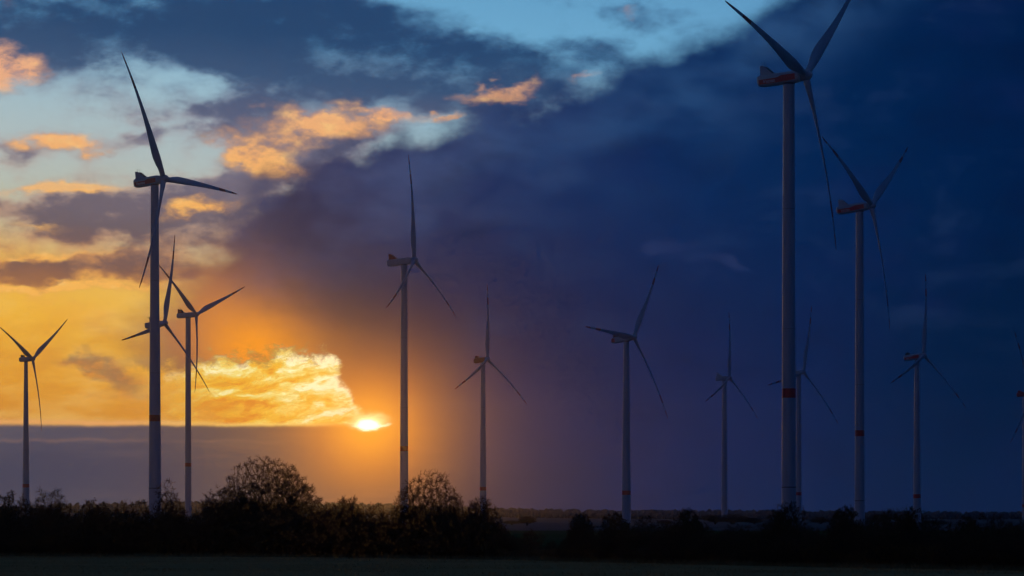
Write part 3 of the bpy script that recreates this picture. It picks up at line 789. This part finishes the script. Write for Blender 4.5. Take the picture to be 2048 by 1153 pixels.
def plant_mesh(seed, height, rx, ry, base=0.25, n=900, stems=1, twig=(6, 0.35), leaf=0, leaf_size=0.09, cone=0.0, trunk_r=1.0, lumps=6, ragged=0.25, lop=0.0):
    """returns (trunk mesh data, crown mesh data) for a crown of the given size standing on the origin"""
    global roots_parent
    rg = np.random.default_rng(seed)
    # crown volume: a lumpy dome
    lump_dir = rg.normal(size=(lumps, 3)); lump_dir[:, 2] = np.abs(lump_dir[:, 2]); lump_dir /= np.linalg.norm(lump_dir, axis=1, keepdims=True)
    lump_amp = rg.uniform(-ragged, ragged, lumps)
    pts = []
    zc = height * (base + (1 - base) * 0.38); zr_up = height - zc; zr_dn = zc - height * base
    while len(pts) < n:
        v = rg.normal(size=3); v /= np.linalg.norm(v)
        s = rg.uniform(0.12, 1.0) ** 0.55
        k = 1 + float(np.sum(lump_amp * np.clip(lump_dir @ v, 0, 1) ** 4))
        p = np.array([v[0] * rx * k, v[1] * ry * k, v[2] * (zr_up if v[2] > 0 else zr_dn) * (k if v[2] > 0 else 1)]) * s
        f = 1 - cone * max(0, p[2]) / zr_up
        p[0] *= f; p[1] *= f
        p[0] += lop * p[2] * 0.3
        p[2] += zc
        if p[2] < 0.15: continue
        pts.append(p)
    pts = np.array(pts)
    if stems == 1:
        zt = max(height * base * 0.9, 0.4)
        k = max(3, int(zt / 0.4))
        z = np.linspace(-0.3, zt, k)
        roots = np.stack([0.12 * np.sin(z * 0.8 + seed) * z / max(zt, 1), 0.1 * np.cos(z * 0.7 + seed) * z / max(zt, 1), z], -1)
        roots_parent = [-1] + list(range(k - 1))
    else:
        rr = [(rg.normal(0, rx * 0.28), rg.normal(0, ry * 0.28)) for _ in range(stems)]
        roots = np.array([(a, b, -0.2) for a, b in rr]); roots_parent = [-1] + [0] * (stems - 1)
    P, par, rad, kids = grow(pts, roots, weight=0.28 if stems == 1 else 0.2)
    e = np.where(par >= 0)[0]
    P0, P1, r0, r1 = P[par[e]], P[e], rad[par[e]] * trunk_r, rad[e] * trunk_r
    r0 = np.minimum(r0, r1 * 1.6 + 0.01)
    thick = r1 > 0.028
    # bend long links a little so that limbs do not look ruled
    V1, F1 = tubes(P0[thick], P1[thick], r0[thick], r1[thick], 6)
    V2, F2 = tubes(P0[~thick], P1[~thick], r0[~thick], r1[~thick], 3)
    # twigs
    tips = np.where(kids <= 1)[0]; tips = tips[tips >= len(roots)]
    tip_dir = P[tips] - P[par[tips]]
    tip_dir /= np.maximum(np.linalg.norm(tip_dir, axis=1, keepdims=True), 1e-6)
    m = twig[0]
    A = np.repeat(P[tips], m, 0) ; Dv = np.repeat(tip_dir, m, 0) * 0.7 + rg.normal(0, 0.75, (len(A), 3)); Dv[:, 2] += 0.25
    Dv /= np.linalg.norm(Dv, axis=1, keepdims=True)
    A = A - np.repeat(tip_dir, m, 0) * rg.uniform(0, 0.25, (len(A), 1))
    Lg = rg.uniform(0.4, 1.3, (len(A), 1)) * twig[1]
    Bp = A + Dv * Lg
    V3, F3 = tubes(A, Bp, np.full(len(A), 0.014), np.full(len(A), 0.006), 3)
    # second order twiglets
    A2 = np.repeat(A + Dv * Lg * 0.55, 2, 0); D2 = np.repeat(Dv, 2, 0) + rg.normal(0, 0.7, (len(A2), 3)); D2 /= np.linalg.norm(D2, axis=1, keepdims=True)
    B2 = A2 + D2 * rg.uniform(0.3, 0.8, (len(A2), 1)) * twig[1]
    V4, F4 = tubes(A2, B2, np.full(len(A2), 0.010), np.full(len(A2), 0.004), 3)
    crownV = [V2, V3, V4]; quads = [F2, F3 + len(V2), F4 + len(V2) + len(V3)]
    fm = [np.zeros(len(F2) + len(F3) + len(F4), dtype=int)]
    if leaf > 0:
        src = np.concatenate([Bp, B2]); idx = rg.integers(0, len(src), int(leaf * len(tips)))
        C = src[idx] + rg.normal(0, 0.05, (len(idx), 3))
        a1 = rg.normal(size=C.shape); a1 /= np.linalg.norm(a1, axis=1, keepdims=True)
        a2 = np.cross(a1, rg.normal(size=C.shape)); a2 /= np.linalg.norm(a2, axis=1, keepdims=True)
        s1 = rg.uniform(0.6, 1.4, (len(C), 1)) * leaf_size
        LV = np.stack([C - a1 * s1, C + a2 * s1 * 0.5, C + a1 * s1, C - a2 * s1 * 0.5], 1).reshape(-1, 3)
        b = sum(len(v) for v in crownV)
        crownV.append(LV); quads.append((np.arange(len(C)) * 4)[:, None] + np.arange(4)[None] + b)
        fm.append(np.ones(len(C), dtype=int))
    return (V1, F1), (np.concatenate(crownV), np.concatenate(quads), np.concatenate(fm))

def plant(name, trunk_name, crown_name, data, leafmat, loc, rot, label, cat, group, sxy=1.0, sz=1.0):
    (V1, F1), (V2, F2, fm) = data[:2]
    o = link(name, None, label=label, cat=cat, group=group)
    o.location = loc; o.rotation_euler = (0, 0, rot); o.scale = (sxy, sxy, sz)
    if len(V1):
        link(trunk_name, mesh_np(trunk_name, V1, F1, M_BARK, smooth=True), o)
    link(crown_name, mesh_np(crown_name, V2, F2, [M_TWIG, leafmat], fmat=fm), o)
    return o
def copy_plant(src, loc, rot, sxy, sz, label=None, group=None):
    c = src.copy(); COL.objects.link(c)
    c.location = loc; c.rotation_euler = (0, 0, rot); c.scale = (sxy, sxy, sz)
    if label: c["label"] = label
    if group: c["group"] = group
    for ch in src.children:
        k = ch.copy(); COL.objects.link(k); k.parent = c
    return c

def spot(px, back=2.5):
    d = hedge_dist(px) + back
    return Vector(((px - 1024) / FPX * d, d, -0.05)), FPX / d
def size(px, top, back=2.5):
    """height in metres of a plant standing in the hedge whose top shows at image row top"""
    d = hedge_dist(px) + back
    return CAMZ + (HORIZON - top) / FPX * d + 0.05

TREES = [  # px, top, width px, back, seed, params, leaf material, label
    (546, 912, 226, 9.0, 11, dict(base=0.18, n=3100, twig=(6, 0.38), leaf=0.25, leaf_size=0.07, trunk_r=1.25, lumps=9, ragged=0.16), M_LEAF, "largest round crowned bare tree, left of and below the sun"),
    (448, 968, 118, 6.0, 12, dict(base=0.12, n=1300, twig=(7, 0.40), leaf=0.25, leaf_size=0.06, stems=4, lumps=8, ragged=0.42), M_LEAF, "bushy bare tree leaning against the left side of the largest tree"),
    (340, 970, 74, 2.5, 13, dict(base=0.08, n=800, twig=(5, 0.42), stems=5, lumps=7, ragged=0.3), M_LEAF, "thin bare shrub in front of the foot of the tall left turbine"),
    (102, 974, 78, 2.5, 14, dict(base=0.08, n=800, twig=(5, 0.42), stems=5, lumps=7, ragged=0.3), M_LEAF, "fan shaped bare shrub right of the small far left turbine"),
    (8, 990, 70, 2.5, 15, dict(base=0.1, n=700, twig=(6, 0.3), leaf=3, stems=3), M_LEAFG, "dense dark bush at the left edge of the hedgerow"),
    (185, 1000, 60, 2.5, 16, dict(base=0.08, n=650, twig=(6, 0.32), leaf=1, stems=4), M_LEAF, "low bare bush between the left edge and the tall left turbine"),
    (692, 996, 90, 3.0, 17, dict(base=0.08, n=950, twig=(7, 0.42), leaf=0.2, stems=5, lumps=9, ragged=0.4), M_LEAF, "ragged bare bush directly below the setting sun"),
    (850, 954, 142, 5.0, 18, dict(base=0.1, n=1800, twig=(6, 0.44), leaf=0.2, leaf_size=0.06, stems=4, lumps=9, ragged=0.42), M_LEAF, "tall many stemmed bare tree in front of the turbine right of the sun"),
    (908, 985, 50, 4.0, 29, dict(base=0.1, n=700, twig=(5, 0.42), stems=3, lumps=8, ragged=0.35), M_LEAF, "slim bare tree right beside the tall many stemmed one"),
    (964, 990, 108, 3.0, 19, dict(base=0.1, n=1150, twig=(6, 0.38), leaf=0.25, leaf_size=0.06, stems=3, cone=0.35, lumps=8, ragged=0.25), M_LEAF, "cone shaped bare tree below the red nacelle turbine"),
    (1160, 1019, 56, 3.0, 20, dict(base=0.18, n=900, twig=(6, 0.26), stems=1, lumps=7, ragged=0.15), M_LEAF, "small round bare tree right of the gap in the hedgerow"),
    (1229, 1022, 74, 3.0, 21, dict(base=0.15, n=1100, twig=(6, 0.26), stems=2, lumps=7, ragged=0.18), M_LEAF, "round bare tree at the foot of the middle turbine"),
    (1380, 1018, 84, 3.0, 22, dict(base=0.1, n=1200, twig=(6, 0.26), leaf=2, leaf_size=0.07, stems=3, cone=0.4, lumps=9, ragged=0.35), M_LEAFG, "spiky topped dark bush between the middle turbine and the largest tower"),
    (1566, 1004, 76, 3.0, 23, dict(base=0.22, n=1200, twig=(6, 0.22), leaf=2.5, leaf_size=0.07, stems=1, lumps=9, ragged=0.42), M_LEAFG, "dark leafy tree at the foot of the largest turbine"),
    (1686, 1007, 66, 3.0, 24, dict(base=0.2, n=1000, twig=(6, 0.22), leaf=2, leaf_size=0.07, stems=1, lumps=9, ragged=0.42), M_LEAFG, "uneven dark tree left of the second largest turbine's foot"),
    (1818, 1021, 54, 3.0, 25, dict(base=0.2, n=900, twig=(6, 0.2), leaf=2.5, leaf_size=0.07, stems=1, lumps=8, ragged=0.42), M_LEAFG, "compact dark tree in front of the right turbine with upright blade"),
    (1938, 1026, 60, 3.0, 26, dict(base=0.2, n=900, twig=(6, 0.2), leaf=2.5, leaf_size=0.07, stems=1, lumps=8, ragged=0.42), M_LEAFG, "rightmost dark tree standing above the hedgerow"),
]
made = []
for px, top, wpx, back, seed, kw, lm, label in TREES:
    loc, ppm = spot(px, back)
    h = size(px, top, back); rx = wpx / ppm / 2
    data = plant_mesh(seed, h * 0.97, rx, rx * 0.9, **kw)
    made.append(plant("tree" if kw.get('base', 0) >= 0.1 else "shrub", "trunk" if kw.get('stems', 1) == 1 else "stems", "crown", data, lm, loc, 0.0, label, "tree" if kw.get('base', 0) >= 0.1 else "shrub", "trees of the hedgerow"))

# the hedge itself: shrubs of six builds repeated along the line
PROTO = []
for k in range(6):
    rg = np.random.default_rng(100 + k)
    data = plant_mesh(60 + k, 4.0, 2.0, 1.9, base=0.03, n=520, stems=7, twig=(8, 0.42), leaf=(1.6 if k % 2 else 0.6), leaf_size=0.08, lumps=8, ragged=0.42)
    PROTO.append((data, M_LEAFG if k % 2 else M_LEAF))
LAND = [(0, "at the left edge"), (52, "at the foot of the small far left turbine"), (102, "beside the fan shaped bare shrub"), (185, "beside the low bare bush on the left"), (250, "left of the tall left turbine's foot"), (305, "at the foot of the tall left turbine"), (345, "beside the thin bare shrub"),
    (380, "at the foot of the turbine with reddish roof cooler"), (448, "under the bushy tree left of the largest tree"), (510, "under the left half of the largest tree"), (580, "under the right half of the largest tree"), (640, "just right of the largest tree"), (692, "at the ragged bush below the sun"),
    (740, "below the setting sun, right of the ragged bush"), (790, "left below the tall many stemmed tree"), (846, "under the tall many stemmed tree"), (908, "under the slim bare tree"), (962, "under the cone shaped bare tree"), (1010, "at the left end of the hedgerow gap"), (1060, "in the middle of the hedgerow gap"), (1110, "at the right end of the hedgerow gap"),
    (1160, "under the small round bare tree"), (1229, "under the round tree at the middle turbine"), (1290, "right of the middle turbine's foot"), (1335, "left beside the spiky topped bush"), (1380, "at the spiky topped dark bush"), (1425, "right beside the spiky topped bush"), (1465, "below the small turbine near the largest tower"), (1515, "left of the leafy tree at the largest tower"),
    (1566, "under the leafy tree at the largest tower"), (1615, "right of the leafy tree at the largest tower"), (1686, "under the uneven tree between the two largest towers"), (1735, "at the foot of the second largest turbine"), (1775, "left of the compact dark tree"), (1818, "under the compact dark tree"), (1870, "between the compact tree and the rightmost tree"), (1938, "under the rightmost tree"), (1990, "right of the rightmost tree"), (2046, "at the right edge")]
USED = {}
def hedge_label(px, row, h):
    near = min(LAND, key=lambda a: abs(a[0] - px))[1]
    seen = USED.setdefault((row, near), [])
    seen.append(px)
    if len(seen) > 1:
        return ("dark front hedge shrub " if row == 0 else "taller back hedge shrub ") + ("further right, " if len(seen) == 2 else "furthest right, ") + near
    return ("dark front hedge shrub " if row == 0 else "taller back hedge shrub ") + near
HGRP = "shrubs of the hedgerow"
def hedge_top(px):
    return float(np.interp(px, [-300, 0, 60, 130, 215, 245, 290, 380, 420, 520, 640, 730, 770, 870, 960, 1005, 1025, 1060, 1085, 1120, 1150, 1290, 1335, 1430, 1480, 1530, 1600, 1700, 1790, 1880, 1990, 2048, 2350],
        [1022, 1018, 1022, 1020, 1018, 1034, 1038, 1022, 1012, 1010, 1020, 1022, 1026, 1018, 1030, 1060, 1085, 1066, 1088, 1076, 1062, 1046, 1038, 1050, 1056, 1042, 1046, 1050, 1044, 1056, 1048, 1046, 1044]))
src = {}
rg = np.random.default_rng(5)
px = -120.0
row = 0
for rowi, (back, drop, step) in enumerate(((1.2, 20, 46), (4.0, 0, 40))):
    px = -60.0 + 17 * rowi
    while px < 2120:
        k = int(rg.integers(0, 6))
        loc, ppm = spot(px, back + rg.normal(0, 0.5))
        h = size(px, hedge_top(px) + drop + rg.normal(0, 7 if rowi else 6), back)
        h = max(h, 0.9)
        width = max(0.55, min(1.25, h / 4.0 * 1.15)) * rg.uniform(0.85, 1.15)
        if 1010 < px < 1130: width *= 0.7
        rot = rg.uniform(0, 6.283)
        if k not in src:
            src[k] = plant("hedge_shrub", "stems", "foliage", PROTO[k][0], PROTO[k][1], loc, rot, hedge_label(px, rowi, h), "shrub", HGRP, width, h / 4.0)
        else:
            copy_plant(src[k], loc, rot, width, h / 4.0, label=hedge_label(px, rowi, h))
        px += step * rg.uniform(0.7, 1.25) * (19.3 / ppm if False else 1.0)

# bramble and weeds filling the hedge bottom
n = 60000
pxs = RNG.uniform(-250, 2300, n)
off = RNG.uniform(0.0, 5.0, n)
d = np.array([hedge_dist(p) for p in pxs]) + off
X = (pxs - 1024) / FPX * d
hmax = np.array([max(0.5, min(2.6, 0.6 * (CAMZ + (HORIZON - hedge_top(p)) / FPX * hedge_dist(p)))) for p in pxs])
hmax *= 0.75 + 0.35 * fnoise(X / 2.0, d / 2.0, 31, 3)
pts = np.stack([X, d, np.full(n, -0.05)], -1)
hz_ = RNG.uniform(0, 1, n) ** 0.7 * np.maximum(hmax, 0.3)
pts[:, 2] += hz_ * 0.75
o = blades("undergrowth", 0, pts, (0.25, 0.6), (0.05, 0.12), M_BRUSH, 0.9, kind='stuff', label='dark tangle of bramble and weeds filling the hedge bottom', cat='undergrowth')

# ------------------------------------------------------------------ far trees and woods
def far_tree(i, px, top, wpx, dist, label, srcobj):
    h = CAMZ + (HORIZON - top) / FPX * dist
    bb = [c for c in srcobj.children][-1].data
    co = np.empty(len(bb.vertices) * 3, dtype=np.float32); bb.vertices.foreach_get("co", co); co = co.reshape(-1, 3)
    hs = co[:, 2].max(); ws = co[:, 0].max() - co[:, 0].min()
    return copy_plant(srcobj, Vector(((px - 1024) / FPX * dist, dist, -0.2)), 0.3 + i, wpx / FPX * dist / ws, h / hs, label=label, group="single trees in the misty fields")
FAR = [
    (1054, 1036, 26, 1750, "pale misty tree in the field behind the gap in the hedgerow", 10),
    (1024, 1043, 30, 1900, "round misty tree left in the gap of the hedgerow", 13),
    (1430, 1034, 34, 2050, "misty rounded tree left of the small turbine near the largest tower", 13),
    (1466, 1032, 40, 2050, "misty broad tree beside the foot of the small turbine", 15),
    (1508, 1038, 34, 2050, "misty tree right of the small turbine's foot", 14),
    (1640, 1036, 30, 2100, "misty tree between the two largest towers", 15),
    (1757, 1033, 34, 2000, "misty bushy tree right of the second largest tower", 13),
    (1330, 1042, 24, 1800, "slim misty tree right of the middle turbine", 10),
    (1868, 1042, 40, 1700, "misty low tree right of the right turbine with upright blade", 14),
]
for i, (px, top, wpx, dist, label, k) in enumerate(FAR):
    far_tree(i, px, top, wpx, dist, label, made[k])

def wood(name, n, xr, yr, h, label, seed, onfloor=False):
    """a wood too far off to count its trees: lumpy crowns and pine cones in one mesh"""
    rg = np.random.default_rng(seed)
    bm = bmesh.new(); bmesh.ops.create_icosphere(bm, subdivisions=1, radius=1.0)
    IV = np.array([v.co for v in bm.verts]); IF = np.array([[v.index for v in f.verts] for f in bm.faces]); bm.free()
    bm = bmesh.new(); bmesh.ops.create_icosphere(bm, subdivisions=2, radius=1.0)
    IV = np.array([v.co for v in bm.verts]); IF = np.array([[v.index for v in f.verts] for f in bm.faces]); bm.free()
    X = rg.uniform(*xr, n); Y = rg.uniform(*yr, n)
    keep = fnoise(X / 300.0, Y / 300.0, seed, 3) > -0.45
    X, Y = X[keep], Y[keep]; n = len(X)
    Z = ridge_height(X, Y) - 0.3
    H = rg.uniform(*h, n); W = H * rg.uniform(0.26, 0.48, n)
    pine = rg.uniform(0, 1, n) < 0.35
    V = IV[None] * np.ones((n, 1, 1)) * (1 + rg.normal(0, 0.16, (n, len(IV), 1)))
    tall = (V[..., 2] + 1) / 2
    V[..., :2] *= np.where(pine[:, None, None], np.clip(1.15 - tall, 0.05, 1)[..., None], 1.0)
    W = np.where(pine, W * 0.75, W)
    V = np.stack([V[..., 0] * W[:, None] + X[:, None], V[..., 1] * W[:, None] + Y[:, None], tall * H[:, None] * 0.95 + Z[:, None]], -1)
    F = (np.arange(n) * len(IV))[:, None, None] + IF[None]
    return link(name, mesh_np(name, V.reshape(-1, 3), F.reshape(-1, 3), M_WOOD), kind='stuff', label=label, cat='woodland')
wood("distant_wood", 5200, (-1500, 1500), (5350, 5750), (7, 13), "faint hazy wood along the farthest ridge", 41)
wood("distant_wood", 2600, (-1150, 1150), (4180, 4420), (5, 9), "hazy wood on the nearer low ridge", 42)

# thin masts seen against the sky
def mast(px, top, dist, label, arms):
    h = CAMZ + (HORIZON - top) / FPX * dist
    o = link("radio_mast", None, label=label, cat="mast")
    o.location = ((px - 1024) / FPX * dist, dist, -0.3)
    P0, P1 = [], []
    for sx_, sy_ in ((-1, -1), (1, -1), (0, 1)):
        P0.append((sx_ * 0.9, sy_ * 0.9, 0)); P1.append((sx_ * 0.25, sy_ * 0.25, h))
    P0, P1 = np.array(P0, float), np.array(P1, float)
    V, F = tubes(P0, P1, np.full(3, 0.14), np.full(3, 0.1), 5)
    link("leg", mesh_np("leg", V, F, M_STEEL), o)
    B0, B1 = [], []
    m = int(h / 1.6)
    for i in range(m):
        for k in range(3):
            a, b = k, (k + 1) % 3
            t0, t1 = i / m, (i + 1) / m
            B0.append(P0[a] * (1 - t0) + P1[a] * t0); B1.append(P0[b] * (1 - t1) + P1[b] * t1)
    V, F = tubes(np.array(B0), np.array(B1), np.full(len(B0), 0.05), np.full(len(B0), 0.05), 3)
    link("bracing", mesh_np("bracing", V, F, M_STEEL), o)
    V, F = tubes(np.array([(0, 0, h - 0.5)], float), np.array([(0, 0, h + 2.0)], float), np.array([0.1]), np.array([0.05]), 6)
    link("aerial", mesh_np("aerial", V, F, M_STEEL), o)
mast(1975, 1016, 3400, "thin lattice mast on the horizon near the right edge", 3)
mast(892, 962, 3300, "thin lattice mast above the bushes right of the sun", 3)

# ------------------------------------------------------------------ haze
def haze():
    m = bpy.data.materials.new("haze"); m.use_nodes = True
    nt = m.node_tree; nt.nodes.clear()
    out = nt.nodes.new('ShaderNodeOutputMaterial')
    v = nt.nodes.new('ShaderNodeVolumePrincipled')
    v.inputs['Color'].default_value = (0.90, 0.92, 0.96, 1)
    v.inputs['Density'].default_value = HAZE_D
    v.inputs['Anisotropy'].default_value = HAZE_G
    nt.links.new(v.outputs[0], out.inputs['Volume'])
    x0, x1, y0, y1, z0, z1 = -4300, 4300, -1000, 7300, -3.0, 245.0
    V = [(x, y, z) for z in (z0, z1) for y in (y0, y1) for x in (x0, x1)]
    F = [(0, 2, 3, 1), (4, 5, 7, 6), (0, 1, 5, 4), (2, 6, 7, 3), (0, 4, 6, 2), (1, 3, 7, 5)]
    me = bpy.data.meshes.new("haze"); me.from_pydata(V, [], F); me.materials.append(m)
    link("haze", me, kind='stuff', label='thin evening haze lying over the whole plain', cat='haze')
HAZE_D = 0.36e-4
HAZE_G = 0.97
haze()
